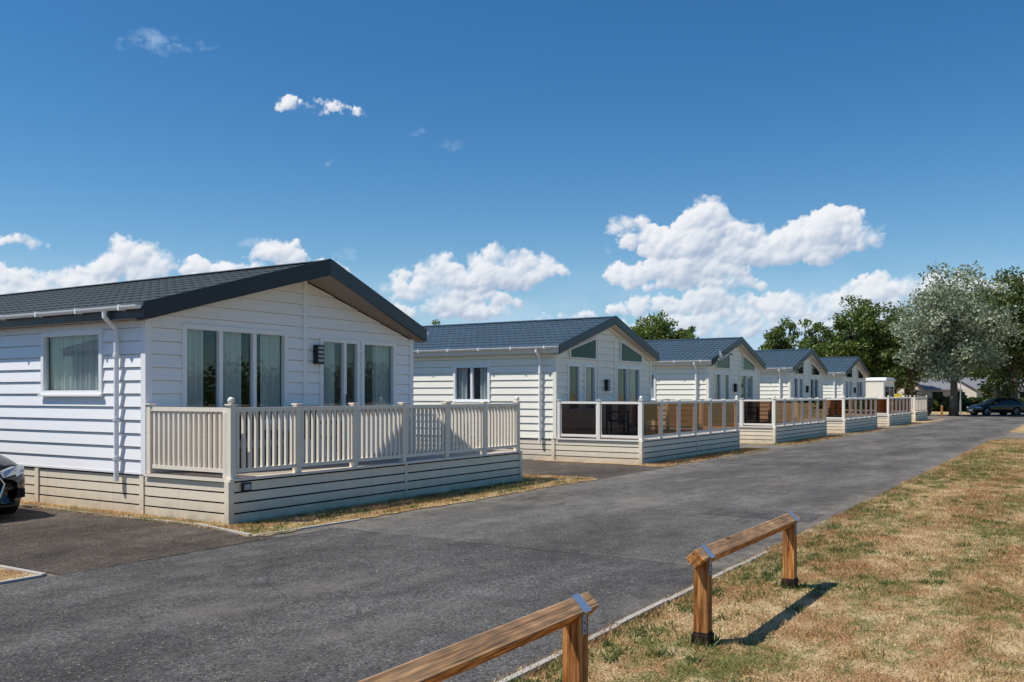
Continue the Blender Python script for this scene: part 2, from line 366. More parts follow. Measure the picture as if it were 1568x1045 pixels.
def lodge(X0, Y0, W=5.85, L=12., style=1, wall='white', trim='anth', roof='roof1', sof='soffit', oa=.66, oe=.2, dish=False):
    root = empty('holiday_lodge', (X0, Y0, 0))
    ov = .2; ze, zr = 2.89, 3.83; xr = W / 2
    sl = (zr - ze) / (xr + ov); SO = .235
    def ztop(x): return zr - sl * abs(x - xr)
    zb = .58; zw = ztop(0) - SO; za = zr - SO
    G = Fr((0, 0), (1, 0), (0, -1)); Sd = Fr((0, 0), (0, 1), (-1, 0)); Fs = Fr((W, 0), (0, 1), (1, 0)); Bk = Fr((0, L), (1, 0), (0, 1))
    def glim(z):
        if z <= zw: return (0, W)
        d = (z - zw) / sl; return (min(d, xr), max(W - d, xr))
    wl = MB(); wf = MB(); gl = MB(); cu = MB()
    if style == 1:
        gop = [(.60, 2.60, 1.22, 2.68), (3.38, 4.34, .62, 2.63), (4.42, 5.34, 1.22, 2.63)]
        sop = [(.98, 2.48, 1.68, 2.60), (5.2, 6.0, 1.68, 2.6), (8.5, 9.9, 1.5, 2.6)]
    else:
        gop = [(.60, 1.25, 1.25, 2.47), (1.52, 2.15, 1.25, 2.47), (3.45, 4.2, .62, 2.47), (4.2, 5.05, .62, 2.47)]
        sop = [(2.0, 3.15, 1.5, 2.45), (6.2, 7.0, 1.7, 2.45), (9, 10.1, 1.5, 2.45)]
    siding(wl, G, zb, za, glim, gop, wall, extra=(zw,))
    for fr, op in ((Sd, sop), (Fs, [])): siding(wl, fr, zb, zw, lambda z: (0, L), op, wall)
    siding(wl, Bk, zb, za, glim, [], wall, extra=(zw,))
    for (x, y) in ((0, 0), (W, 0), (0, L), (W, L)):
        sx = -1 if x == 0 else 1; sy = -1 if y == 0 else 1
        xs = sorted((x + sx * .034, x - sx * .07)); ys = sorted((y + sy * .034, y - sy * .07))
        wl.box(xs[0], xs[1], ys[0], ys[1], zb - .01, zw + .02, wall)
    for u in ((3.9, 7.8) if style == 1 else (4.6, 8.2)): Sd.box(wl, u - .03, u + .03, 0, .03, zb, zw, wall)
    if style == 1: G.box(wl, xr + .05, xr + .13, 0, .034, zb, za - .02, wall)
    else:
        G.box(wl, 2.28, 2.36, 0, .034, zb, 3.22, wall); G.box(wl, 3.32, 3.40, 0, .034, zb, 3.25, wall)
    wl.box(0.05, W - .05, .05, L - .05, zb - .03, zb, 'inside')
    wl.box(.05, W - .05, 3.2, 3.25, zb, zw, 'inside')
    if style == 1:
        window(G, wf, gl, cu, *gop[0], mull=(1.27, 1.93), curt=((.62, 1.05), (1.32, 1.80), (2.15, 2.58)))
        window(G, wf, gl, cu, *gop[1], mull=(3.38 + .6,), curt=((3.4, 3.9),), sill=False)
        window(G, wf, gl, cu, *gop[2], mull=(), curt=((4.44, 4.56), (4.9, 5.3)))
        window(Sd, wf, gl, cu, *sop[0], curt=((1.0, 2.46),))
    else:
        window(G, wf, gl, cu, *gop[0], curt=((.6, .85),)); window(G, wf, gl, cu, *gop[1], curt=((1.9, 2.15),))
        window(G, wf, gl, cu, *gop[2], sill=False, curt=((3.5, 3.75),)); window(G, wf, gl, cu, *gop[3], sill=False, curt=((4.7, 5.0),))
        window(Sd, wf, gl, cu, *sop[0], mull=(2.57,), curt=((2.0, 2.4), (2.8, 3.15)))
        for sgn in (0, 1):
            f = (lambda u: u) if sgn == 0 else (lambda u: W - u)
            pts = [(.66, 2.62), (2.18, 2.62), (2.18, ztop(2.18) - SO - .12), (.66, ztop(.66) - SO - .08)]
            cxm = sum(p[0] for p in pts) / 4; czm = sum(p[1] for p in pts) / 4
            inn = [(cxm + (u - cxm) * .93, czm + (z - czm) * .84) for u, z in pts]
            for i in range(4):
                a, b, c, d = pts[i], pts[(i + 1) % 4], inn[(i + 1) % 4], inn[i]
                wf.hexa([G.p(f(q[0]), q[1], .026) for q in (a, b, c, d)] + [G.p(f(q[0]), q[1], .055) for q in (a, b, c, d)], 'upvc')
            gl.face([G.p(f(u), z, .034) for u, z in inn], 'darkglass')
            gl.face([G.p(f(u), z, .028) for u, z in inn], 'dark')
    for i in (1, 2): window(Sd, wf, gl, cu, *sop[i], curt=((sop[i][0], sop[i][1]),))
    if style == 1: G.box(wf, 3.99, 4.02, .045, .08, 1.5, 1.68, 'black')
    bx = MB()
    ux = xr + .28 if style == 1 else 2.7
    zc = 2.36 if style == 1 else 1.95
    G.box(bx, ux, ux + .17, .02, .12, zc - .17, zc + .15, 'black')
    for k in range(4): G.box(bx, ux + .02, ux + .15, .12, .13, zc - .13 + k * .07, zc - .09 + k * .07, 'galv')
    bx.obj('wall_lantern', root, bevel=.006)
    wl.obj('walls', root); wf.obj('window_frames', root, bevel=.004); gl.obj('window_glass', root); cu.obj('curtains', root, smooth=True)
    rf = MB(); nC = 10
    def yf(x): return -(oe + (oa - oe) * (1 - min(1, abs(x - xr) / (xr + ov))))
    yb = L + .2
    for sd in (0, 1):
        f = (lambda x: x) if sd == 0 else (lambda x: W - x)
        for i in range(nC):
            xa = -ov + (xr + ov) * i / nC; xb = -ov + (xr + ov) * (i + 1) / nC
            zaa = ztop(xa) + .022; zbb = ztop(xb)
            rf.face([(f(xa), yf(xa), zaa), (f(xb), yf(xb), zbb), (f(xb), yb, zbb), (f(xa), yb, zaa)], roof)
            rf.face([(f(xa), yf(xa), zaa), (f(xa), yb, zaa), (f(xa), yb, zaa - .03), (f(xa), yf(xa), zaa - .03)], roof)
    for sd in (-1, 1):
        rf.face([(xr, yf(xr) - .02, zr + .035), (xr, yb, zr + .035), (xr + sd * .14, yb, zr + .035 - sl * .14), (xr + sd * .14, yf(xr) - .02, zr + .035 - sl * .14)], roof)
    rf.obj('roof', root)
    tr = MB()
    fd = .225 if style == 1 else .19
    for sd in (0, 1):
        f = (lambda x: x) if sd == 0 else (lambda x: W - x)
        xe = -ov
        a = (f(xe), yf(xe), ztop(xe)); b = (xr, yf(xr), zr)
        for y0, y1, y2, y3, mt, up, dn in ((yf(xe), yf(xr), yf(xe) - .03, yf(xr) - .03, trim, .045, fd),):
            k_ = .85 if style == 1 else 1
            tr.hexa([(a[0], y0, a[2] - dn * k_), (xr, y1, zr - dn), (xr, y3, zr - dn), (a[0], y2, a[2] - dn * k_),
                     (a[0], y0, a[2] + up), (xr, y1, zr + up), (xr, y3, zr + up), (a[0], y2, a[2] + up)], mt)
        n = 10
        for k in range(n):
            q0, q1 = k / n, (k + .93) / n
            P4 = []
            for xx, q in ((xe, q0), (xr, q0), (xr, q1), (xe, q1)):
                y = yf(xx) * (1 - q) + .0 * q; P4.append((f(xx), y, ztop(xx) - .215 + (.006 if k % 2 else 0)))
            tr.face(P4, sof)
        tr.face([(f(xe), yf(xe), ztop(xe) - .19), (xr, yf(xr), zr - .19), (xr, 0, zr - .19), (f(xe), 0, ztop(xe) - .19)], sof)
        if style == 2:
            tr.hexa([(f(0.02), -.03, ztop(0) - .30), (xr, -.03, za - .1), (xr, -.045, za - .1), (f(.02), -.045, ztop(0) - .30), (f(.02), -.03, ztop(0) - .2), (xr, -.03, za), (xr, -.045, za), (f(.02), -.045, ztop(0) - .2)], sof)
        tr.hexa([(f(xe), yb, ztop(xe) - .2), (xr, yb, zr - .25), (xr, yb + .03, zr - .25), (f(xe), yb + .03, ztop(xe) - .2), (f(xe), yb, ztop(xe) + .04), (xr, yb, zr + .04), (xr, yb + .03, zr + .04), (f(xe), yb + .03, ztop(xe) + .04)], trim)
        xs = sorted((f(-ov), f(-ov + .025)))
        tr.box(xs[0], xs[1], yf(xe) + .002, yb, ze - .17, ze - .005, trim if style == 1 else sof)
        xs = sorted((f(-ov + .026), f(-.0)))
        tr.box(xs[0], xs[1], -.001, yb - .01, ze - .17, ze - .15, sof)
    tr.obj('fascia_and_soffit', root)
    gt = MB()
    for sd in (0, 1):
        f = (lambda x: x) if sd == 0 else (lambda x: W - x)
        cx = -ov - .06; zg = ze - .0
        y0 = yf(-ov) + .0
        prof = [(cx + .055 * math.cos(t), zg + .055 * math.sin(t) - .0) for t in np.linspace(math.pi, 2 * math.pi, 8)]
        for (p, q) in zip(prof[:-1], prof[1:]):
            gt.face([(f(p[0]), y0, p[1]), (f(q[0]), y0, q[1]), (f(q[0]), yb, q[1]), (f(p[0]), yb, p[1])], 'upvc')
        gt.face([(f(p[0]), y0, p[1]) for p in prof], 'upvc')
        for k in range(12):
            yy = y0 + .35 + k * 1.0
            if yy < yb:
                xs = sorted((f(cx - .06), f(cx + .055))); gt.box(xs[0], xs[1], yy, yy + .03, zg - .065, zg + .012, 'upvc')
        yd = .56 if style == 1 else .42
        pts = [(f(cx), yd, zg - .04), (f(cx), yd, zg - .13), (f(-.075), yd, zg - .30), (f(-.075), yd, .45)]
        gt.tube(pts, .036, 'upvc', 10)
        for zz in (2.2, 1.3, .75): gt.tube([(f(-.075), yd, zz), (f(-.075), yd, zz + .05)], .046, 'upvc', 10)
    gt.obj('gutter_and_downpipe', root, smooth=False)
    sk = MB()
    skirt(sk, Sd, .0, L, .56); skirt(sk, Fs, 0, L, .56); skirt(sk, Bk, 0, W, .56); skirt(sk, G, 0, W, .56)
    for u in (0.03, 2.6, 5.2, 7.8, 10.4): Sd.box(sk, u, u + .09, .001, .02, .0, .565, 'skirt')
    Sd.box(sk, -.02, L, -.03, .028, .562, .592, wall)
    sk.obj('skirting', root)
    if dish:
        d = MB(); c = Vector((.25, -.35, 2.95)); ax = Vector((.35, -1, .45)).normalized(); a = ax.orthogonal().normalized(); b = ax.cross(a)
        R = .30; rings = []
        for r in np.linspace(0.001, 1, 6):
            rings.append([tuple(c + (a * math.cos(t) + b * math.sin(t)) * R * r + ax * (.11 * r * r)) for t in np.linspace(0, 2 * math.pi, 20, endpoint=False)])
        for i in range(5):
            for k in range(20): d.face([rings[i][k], rings[i][(k + 1) % 20], rings[i + 1][(k + 1) % 20], rings[i + 1][k]], 'galv')
        d.tube([tuple(c), tuple(c - ax * .1), (.25, 0, 2.75)], .02, 'galv')
        d.tube([tuple(c - b * .28 + ax * .1), tuple(c + ax * .4)], .012, 'black'); d.ball(tuple(c + ax * .42), .04, 'black')
        d.obj('satellite_dish', root, smooth=True)
    return root

def deck(X0, Y0, W, D, style=1, nb=6):
    root = empty('veranda_decking', (X0, Y0, 0)); zf = .56
    rk = 'rail' if style == 1 else 'railw'
    Fn = Fr((0, 0), (1, 0), (0, -1)); Nn = Fr((0, 0), (0, 1), (-1, 0)); Ff = Fr((W, 0), (0, 1), (1, 0))
    sk = MB()
    skirt(sk, Fn, .0, W, zf); skirt(sk, Nn, 0, D, zf); skirt(sk, Ff, 0, D, zf)
    for x, y in ((0, 0), (W, 0)): sk.box(x - .045, x + .045, y - .012 if 1 else 0, y + .07, 0, zf, 'skirt')
    for u in (W * .5,): Fn.box(sk, u, u + .05, .001, .012, 0, zf, 'skirt')
    sk.obj('skirting', root)
    fl = MB(); n = int(D / .145)
    for i in range(n): fl.box(-.03, W + .03, -.03 + i * (D / n), -.03 + (i + 1) * (D / n) - .006, zf, zf + .028, 'deckfl' if i else rk)
    fl.box(-.035, -.031, -.03, D - .01, zf - .01, zf + .03, rk)
    fl.obj('deck_floor', root)
    zt = 1.50; po = MB(); rl = MB(); gp = MB()
    def post(x, y):
        po.box(x - .045, x + .045, y - .045, y + .045, zf + .0282, zt + .03, rk)
        po.box(x - .06, x + .06, y - .06, y + .06, zt + .03, zt + .05, rk)
    def cap(x, y): po.ball((x, y, zt + .095), .048, rk, 10)
    def run(fr, u0, u1, bays):
        du = (u1 - u0) / bays
        for i in range(bays):
            a, b = u0 + i * du + .045, u0 + (i + 1) * du - .045
            fr.box(rl, a, b, -.035, .035, zt - .05, zt + .005, rk)
            if style == 1:
                fr.box(rl, a, b, -.025, .025, zf + .10, zf + .15, rk)
                k = max(3, round((b - a) / .105)); st = (b - a) / k
                for j in range(k): c = a + st * (j + .5); fr.box(rl, c - .02, c + .02, -.02, .02, zf + .15, zt - .05, rk)
            else:
                fr.box(rl, a, b, -.025, .025, zf + .07, zf + .13, rk)
                fr.box(rl, a, a + .03, -.02, .02, zf + .13, zt - .05, rk); fr.box(rl, b - .03, b, -.02, .02, zf + .13, zt - .05, rk)
                gp.face([fr.p(a + .02, zf + .12), fr.p(b - .02, zf + .12), fr.p(b - .02, zt - .04), fr.p(a + .02, zt - .04)], 'smoke')
    ins = .05
    F2 = Fr((0, ins), (1, 0), (0, -1)); N2 = Fr((ins, 0), (0, 1), (-1, 0)); R2 = Fr((W - ins, 0), (0, 1), (1, 0))
    run(F2, ins, W - ins, nb)
    nbs = 1 if style == 1 else 2
    run(N2, ins, D - .06, nbs); run(R2, ins, D - .06, nbs)
    du = (W - 2 * ins) / nb
    for i in range(nb + 1):
        post(ins + i * du, ins)
        if i in (0, nb): cap(ins + i * du, ins)
    ds = (D - .06 - ins) / nbs
    for i in range(1, nbs + 1):
        for x in (ins, W - ins): post(x, ins + i * ds)
    if style == 1: po.box(ins - .045, ins + .045, .10, .16, zf + .0282, zt - .05, rk)
    po.obj('posts', root, bevel=.005); rl.obj('railing', root)
    if style != 1: gp.obj('smoked_panels', root)
    if style == 1:
        b = MB(); b.box(.16, .30, -.05, -.013, .42, .53, 'black'); b.box(.18, .28, -.056, -.051, .44, .51, 'galv'); b.obj('meter_box', root, bevel=.004)
    return root

lodge(8.0, 11.06)
deck(7.97, 9.30, 7.05, 1.74)
lodge(-4.3, 11.06); deck(-4.33, 9.30, 7.05, 1.74)
cx = [(20.1, 0), (31.0, 1), (41.4, 0), (51.8, 0)]
for x, dsh in cx:
    lodge(x, 11.4, style=2, wall='cream', trim='navy', roof='roof2', sof='soffitc', oa=.24, oe=.2, dish=bool(dsh))
    deck(x - .02, 9.02, 7.1, 2.36, style=2)

sf = empty('rattan_sofa', (8.35, 10.05, .588)); b = MB()
b.box(0, 1.5, 0, .7, .05, .32, 'rattan'); b.box(0, .14, 0, .7, .32, .55, 'rattan'); b.box(1.36, 1.5, 0, .7, .32, .55, 'rattan')
b.box(.14, 1.36, .56, .7, .32, .78, 'rattan'); b.box(.15, .75, .02, .55, .325, .43, 'cushion'); b.box(.76, 1.35, .02, .55, .325, .43, 'cushion')
for x in (.05, 1.4):
    for y in (.05, .6): b.box(x, x + .05, y, y + .05, 0, .05, 'black')
b.obj('frame', sf, bevel=.02)
def chair(x, y, r):
    ch = empty('garden_chair', (x, y, .588), r); b = MB()
    b.box(0, .5, 0, .5, .38, .42, 'rattan'); b.box(0, .5, .46, .5, .42, .9, 'rattan')
    for x in (0, .46):
        for y in (0, .46): b.box(x, x + .04, y, y + .04, 0, .38 if y else .62, 'rattan')
        b.box(x, x + .04, 0, .5, .62, .65, 'rattan')
    b.obj('frame', ch, bevel=.008)
chair(10.6, 10.1, .3); chair(21.6, 10.2, .2); chair(23.4, 10.1, -.4); chair(32.8, 10.2, .2)

def caravan(x, y, w, l, h=2.75, rz=0, wall='cream'):
    r = empty('static_caravan', (x, y, 0), rz); b = MB()
    b.box(0, w, 0, l, .35, h - .15, wall)
    b.hexa([(-.08, -.15, h - .15), (w + .08, -.15, h - .15), (w + .08, l + .1, h - .15), (-.08, l + .1, h - .15), (.5, -.05, h + .05), (w - .5, -.05, h + .05), (w - .5, l, h + .05), (.5, l, h + .05)], 'upvc')
    b.box(.1, w - .1, .1, l - .1, 0, .35, 'skirt'); b.obj('body', r, bevel=.04)
    g = MB()
    for u in (.35, w / 2 + .1): g.box(u, u + w / 2 - .5, -.02, -.005, 1.2, 2.2, 'carglass'); g.box(u - .06, u + w / 2 - .44, -.012, -.002, 1.14, 2.26, 'upvc')
    for v in np.arange(1.2, l - 1.2, 2.4): g.box(-.02, -.005, v, v + 1.1, 1.3, 2.1, 'carglass'); g.box(w + .005, w + .02, v, v + 1.1, 1.3, 2.1, 'carglass')
    g.obj('windows', r); return r
caravan(62.5, 11.2, 3.7, 10)
deck(62.3, 9.3, 5, 1.85, style=1, nb=4)
def bungalow(x, y, w, l, rz):
    r = empty('distant_bungalow', (x, y, 0), rz); b = MB()
    b.box(0, w, 0, l, 0, 2.3, 'brickw')
    for s in (0, 1):
        f = (lambda q: q) if s == 0 else (lambda q: l - q)
        b.face([(-.3, f(-.3), 2.25), (w + .3, f(-.3), 2.25), (w + .3, l / 2, 3.6), (-.3, l / 2, 3.6)], 'greyroof')
    b.face([(0, 0, 2.3), (0, l, 2.3), (0, l / 2, 3.5)], 'brickw'); b.face([(w, 0, 2.3), (w, l, 2.3), (w, l / 2, 3.5)], 'brickw')
    for u in np.arange(.8, w - 1.5, 2.3): b.box(u, u + 1.2, -.03, -.005, .9, 2.0, 'carglass')
    b.box(-.03, -.005, l * .3, l * .6, .9, 2.0, 'carglass'); b.obj('body', r)
def polar(px_tan, d): return (d * (.845 + .534 * px_tan), d * (.534 - .845 * px_tan))
for k, d, w, rz in ((.452, 100, 8, -.9), (.485, 104, 7, -1.1), (.508, 98, 8, -.8), (.55, 102, 9, -1.0), (.60, 100, 9, -.95)):
    x, y = polar(k, d); bungalow(x, y, w, 6, rz)

# ------------------------------------------------------------ ground
def sheet(name, outline, z, mat, parent=None):
    b = MB(); b.face([(x, y, z) for x, y in outline], mat); o = b.obj(name, parent); return o
g = MB(); g.face([(-1500, -1500, 0), (1800, -1500, 0), (1800, 1500, 0), (-1500, 1500, 0)], 'ground'); g.obj('grass_ground')
def wavy(x0, x1, y, amp, step=.12, base=None):
    xs = np.arange(x0, x1, step); out = []
    for i, x in enumerate(xs):
        a = amp * (math.sin(x * 3.1) * .4 + math.sin(x * 7.7 + 1) * .3 + math.sin(x * 1.3 + 2) * .6 + random.uniform(-.5, .5))
        out.append((float(x), y(x) + a if callable(y) else y + a))
    return out
def edgeY(x): return 2.84 + .005 * x
right = [(-30, 2.84)] + wavy(10.2, 37.5, lambda x: edgeY(x) - .02, .13) + [(37.8, 2.6), (38.6, 1.0), (39, -60), (45, -60), (45.2, 1.2), (46.2, 2.7)] + wavy(46.4, 120, lambda x: edgeY(x), .08, .5)
road = sheet('road', right + [(120, 8.2), (120, 8.25), (64, 8.3), (64, 40), (-30, 40)], .004, 'asph')
sheet('crossing_road', [(68, 8.28), (86, 8.28), (90, 40), (66, 40)], .008, 'asph', road)
j = MB(); ys = np.linspace(2.95, 7.95, 60); xs = [8.46 + .02 * math.sin(y * 5) + random.uniform(-.008, .008) for y in ys]
for i in range(59): j.face([(xs[i] - .008, ys[i], .0125), (xs[i] + .008, ys[i], .0125), (xs[i + 1] + .008, ys[i + 1], .0125), (xs[i + 1] - .008, ys[i + 1], .0125)], 'seam')
# wandering hairline cracks
rc = random.Random(4)
for (x, y, a, n) in ((9.5, 4.5, .2, 50), (13, 6.8, -.1, 60), (5.2, 5.4, 1.2, 26), (17, 4.2, .4, 50), (11, 3.6, 1.5, 22), (6.3, 7.2, -.2, 34)):
    for k in range(n):
        a += rc.uniform(-.45, .45) * .6; nx, ny = x + .07 * math.cos(a), y + .07 * math.sin(a)
        if not 2.95 < ny < 8.1: break
        w_ = .0035 * (1 - k / n * .6); px_, py_ = -math.sin(a) * w_, math.cos(a) * w_
        j.face([(x - px_, y - py_, .0125), (nx - px_, ny - py_, .0125), (nx + px_, ny + py_, .0125), (x + px_, y + py_, .0125)], 'seam'); x, y = nx, ny
j.obj('road_joints', road)
pt = MB()
def patch(x0, x1, y0, y1, mat='asph3', e=.03):
    o = []
    for (xa, ya), (xb, yb) in zip([(x0, y0), (x1, y0), (x1, y1), (x0, y1)], [(x1, y0), (x1, y1), (x0, y1), (x0, y0)]):
        L = math.hypot(xb - xa, yb - ya); n = max(3, int(L / .25))
        for k in range(n): o.append((xa + (xb - xa) * k / n + random.uniform(-e, e), ya + (yb - ya) * k / n + random.uniform(-e, e)))
    pt.face([(x, y, .008) for x, y in o], mat)
patch(-6, 8.44, 2.9, 8.0); patch(21.5, 23.0, 5.6, 8.1); patch(12.2, 13.1, 3.1, 4.6)
pt.obj('asphalt_repairs', road)
bay = sheet('parking_bay', [(4.9, 8.02), (7.55, 8.02), (7.7, 9.4), (7.95, 30), (4.9, 30)], .0100, 'asph2')
sheet('driveway', [(15.4, 8.2), (19.6, 8.2), (20, 9), (20, 30), (14.5, 30), (15.2, 11)], .0075, 'asph2')
vg = MB()
def verge(pts): vg.face([(x, y, .014) for x, y in pts], 'verge')
verge([(7.35, 8.32)] + wavy(7.6, 16.2, 8.22, .05) + [(16.4, 8.5), (16.1, 9.6), (15.3, 10.6), (14.9, 12), (7.8, 12), (7.78, 9.3)])
verge([(19.6, 8.6)] + wavy(19.9, 27.6, 8.3, .07) + [(28, 8.8), (27.6, 12), (19.9, 12), (19.8, 9)])
verge([(30.4, 8.6)] + wavy(30.8, 38.6, 8.3, .07) + [(38.9, 8.8), (38.6, 12), (30.8, 12)])
verge([(40.9, 8.6)] + wavy(41.1, 49.4, 8.3, .07, .3) + [(49.6, 8.8), (49.2, 12), (41, 12)])
verge([(51.4, 8.6)] + wavy(51.6, 66, 8.3, .07, .3) + [(66, 30), (51.5, 30)])
verge([(7.8, 12), (8.3, 12), (8.3, 24), (7.72, 24)])
verge([(-10, 8.13), (4.78, 8.13), (4.78, 30), (-10, 30)])
vg.obj('grass_verge')
ke = MB()
def edging(x0, y0, x1, y1, w=.05, h=.03):
    L = math.hypot(x1 - x0, y1 - y0); n = max(1, int(L / .9)); ux, uy = (x1 - x0) / L, (y1 - y0) / L; nx, ny = -uy, ux
    for i in range(n):
        a, bb = L * i / n + .003, L * (i + 1) / n - .003; o = random.uniform(-.008, .008); hh = h + random.uniform(-.008, .006)
        q = [(x0 + ux * t + nx * (s * w / 2 + o), y0 + uy * t + ny * (s * w / 2 + o)) for t, s in ((a, -1), (bb, -1), (bb, 1), (a, 1))]
        ke.hexa([(x, y, 0) for x, y in q] + [(x, y, hh) for x, y in q], 'conc')
edging(-5, 2.80, 9.6, 2.88); edging(4.80, 8.10, 4.80, 20); edging(-8, 8.10, 4.77, 8.10); edging(7.45, 8.34, 7.72, 9.6); edging(7.72, 9.6, 7.74, 20, .05, .02)
edging(7.45, 8.3, 9.2, 8.22, .05, .02)
ke.obj('concrete_edging', bevel=.004)

def blades(P, hmin, hmax, w):
    n = len(P); an = np.random.rand(n) * 2 * np.pi; h = hmin + (hmax - hmin) * np.random.rand(n) ** 1.6
    d = np.stack([np.cos(an), np.sin(an), np.zeros(n)], 1) * w * (.6 + .8 * np.random.rand(n))[:, None]
    lean = (np.random.rand(n, 2) - .5) * 1.8 * h[:, None]
    tip = P.copy(); tip[:, :2] += lean; tip[:, 2] += h
    return np.stack([P - d, P + d, tip], 1)
def field(n, x0, x1, y0, y1, z):
    return np.stack([x0 + (x1 - x0) * np.random.rand(n), y0 + (y1 - y0) * np.random.rand(n), np.full(n, z)], 1)
A = []
A.append(blades(field(60000, 3.5, 10, -.6, 2.80, .0), .008, .032, .003))
A.append(blades(field(70000, 9, 22, -.8, 2.85, .0), .012, .04, .005))
A.append(blades(field(40000, 20, 40, -.5, 2.9, .0), .02, .05, .010))
A.append(blades(field(14000, -2, 12, -8, 0, .0), .015, .04, .006))
for k in range(520):
    x = 4 + 22 * np.random.rand() ** 1.3; y = 2.8 - 2.9 * np.random.rand(); n = 45; r = .03 + .08 * np.random.rand()
    A.append(blades(np.stack([x + np.random.randn(n) * r, np.minimum(y + np.random.randn(n) * r, 2.86), np.zeros(n)], 1), .02, .065, .0035))
fx = 3 + 35 * np.random.rand(26000) ** 1.2; fr_ = np.stack([fx, 2.84 + .005 * fx - np.abs(np.random.randn(len(fx))) * .10 + .03, np.zeros(len(fx))], 1)
A.append(blades(fr_, .02, .06, .005))
def vfield(n, x0, x1, y0, y1): return field(n, x0, x1, y0, y1, .014)
A.append(blades(vfield(14000, 7.5, 16.2, 8.22, 9.28), .012, .045, .004))
A.append(blades(vfield(6000, 7.55, 7.95, 8.4, 16), .012, .05, .004))
A.append(blades(vfield(5000, 15.05, 16.2, 8.3, 11), .015, .05, .005))
A.append(blades(vfield(9000, 19.7, 28, 8.25, 9.0), .015, .06, .006))
A.append(blades(vfield(6000, 30.5, 39, 8.25, 9.0), .02, .07, .008))
A.append(blades(vfield(6000, 1.5, 4.77, 8.15, 11), .015, .05, .004))
fastmesh('dry_grass', np.concatenate(A), 3, 'blade')
W_ = []
rs = np.random.RandomState(3)
for k in range(330):
    x = 4 + 26 * rs.rand() ** 1.4
    y = 2.8 - abs(rs.randn()) * .28 if rs.rand() < .6 else 2.75 - rs.rand() * 2.9
    n = rs.randint(25, 80); r = .03 + .10 * rs.rand()
    P = np.stack([x + rs.randn(n) * r, np.minimum(y + rs.randn(n) * r * .7, 2.90), np.zeros(n)], 1); W_.append(blades(P, .02, .055, .006))
for k in range(70):
    x = 7.6 + 8.4 * rs.rand(); y = 9.2 - rs.rand() * .9; n = 40
    P = np.stack([x + rs.randn(n) * .07, y + rs.randn(n) * .05, np.full(n, .014)], 1); W_.append(blades(P, .02, .06, .006))
for px, py in ((5.87, 2.2), (8.0, 2.2), (4.05, 2.2)):
    n = 160; P = np.stack([px + rs.randn(n) * .10, py + rs.randn(n) * .09, np.zeros(n)], 1); W_.append(blades(P, .03, .10, .005))
fastmesh('green_weeds', np.concatenate(W_), 3, 'bladeg')

# ------------------------------------------------------------ timber knee rails
def knee_rail(x0, x1, posts, y=2.2):
    root = empty('timber_knee_rail', (0, 0, 0)); r = .068; zc = .585
    b = MB()
    pr = [(0, -r), (r, 0), (0, r), (-r, 0)]
    A_ = [(x0, y + a, zc + c) for a, c in pr]; B_ = [(x1, y + a, zc + c) for a, c in pr]
    for i in range(4):
        n = 8
        for k in range(n):
            f0, f1 = k / n, (k + 1) / n
            L_ = lambda P, Q, f: tuple(P[t] + (Q[t] - P[t]) * f for t in range(3))
            b.face([L_(A_[i], B_[i], f0), L_(A_[i], B_[i], f1), L_(A_[(i + 1) % 4], B_[(i + 1) % 4], f1), L_(A_[(i + 1) % 4], B_[(i + 1) % 4], f0)], 'wood')
    b.face(A_, 'wood'); b.face(B_, 'wood')
    b2 = b.obj('rail', root)
    import bmesh
    bm = bmesh.new(); bm.from_mesh(b2.data); bmesh.ops.remove_doubles(bm, verts=bm.verts, dist=1e-4); bmesh.ops.recalc_face_normals(bm, faces=bm.faces); bm.to_mesh(b2.data); bm.free()
    bv = b2.modifiers.new('b', 'BEVEL'); bv.width = .006; bv.segments = 2; bv.limit_method = 'ANGLE'
    for px in posts:
        p = MB(); h = .048
        prof = [(-h, 0), (h, 0), (h, zc - .022), (0, zc - r - .001), (-h, zc - .022)]
        f0 = [(px - h, y + a, z) for a, z in prof]; f1 = [(px + h, y + a, z) for a, z in prof]
        p.face(f0[::-1], 'woodv'); p.face(f1, 'woodv')
        for i in range(5):
            j_ = (i + 1) % 5; p.face([f0[i], f0[j_], f1[j_], f1[i]], 'woodv')
        p.obj('post', root, rot=None)
        q = MB(); q.box(px - h - .012, px + h + .012, y - h - .012, y + h + .012, 0, .07, 'char'); q.box(px - h - .006, px + h + .006, y - h - .006, y + h + .006, .07, .085, 'char'); q.obj('post_collar', root, bevel=.006)
        s = MB(); g0 = .003; th = .006; w = .036
        for sgn in (-1, 1):
            a0, z0 = 0, zc + r; a1, z1 = sgn * r, zc
            def lay(oo): return [(px - w, y + a0 + sgn * 0, z0 + oo * 1.414), (px + w, y + a0, z0 + oo * 1.414), (px + w, y + a1 + sgn * oo * 1.414, z1), (px - w, y + a1 + sgn * oo * 1.414, z1)]
            s.hexa(lay(g0) + lay(th), 'strap')
            b0, b1 = y + sgn * (h + .001), y + sgn * (h + .005); ww = .02
            s.hexa([(px - ww, y + sgn * (r + g0), zc), (px + ww, y + sgn * (r + g0), zc), (px + ww, b0, zc - .022), (px - ww, b0, zc - .022),
                    (px - ww, y + sgn * (r + th), zc), (px + ww, y + sgn * (r + th), zc), (px + ww, b1, zc - .022), (px - ww, b1, zc - .022)], 'strap')
            s.box(px - ww, px + ww, min(b0, b1), max(b0, b1), zc - .12, zc - .022, 'strap')
            for zz in (zc - .06, zc - .1): s.ball((px, y + sgn * (h + .004), zz), .006, 'black', 6)
        s.obj('steel_strap', root)
knee_rail(5.74, 8.12, (5.88, 7.99)); knee_rail(1.9, 4.22, (4.08, 2.05))

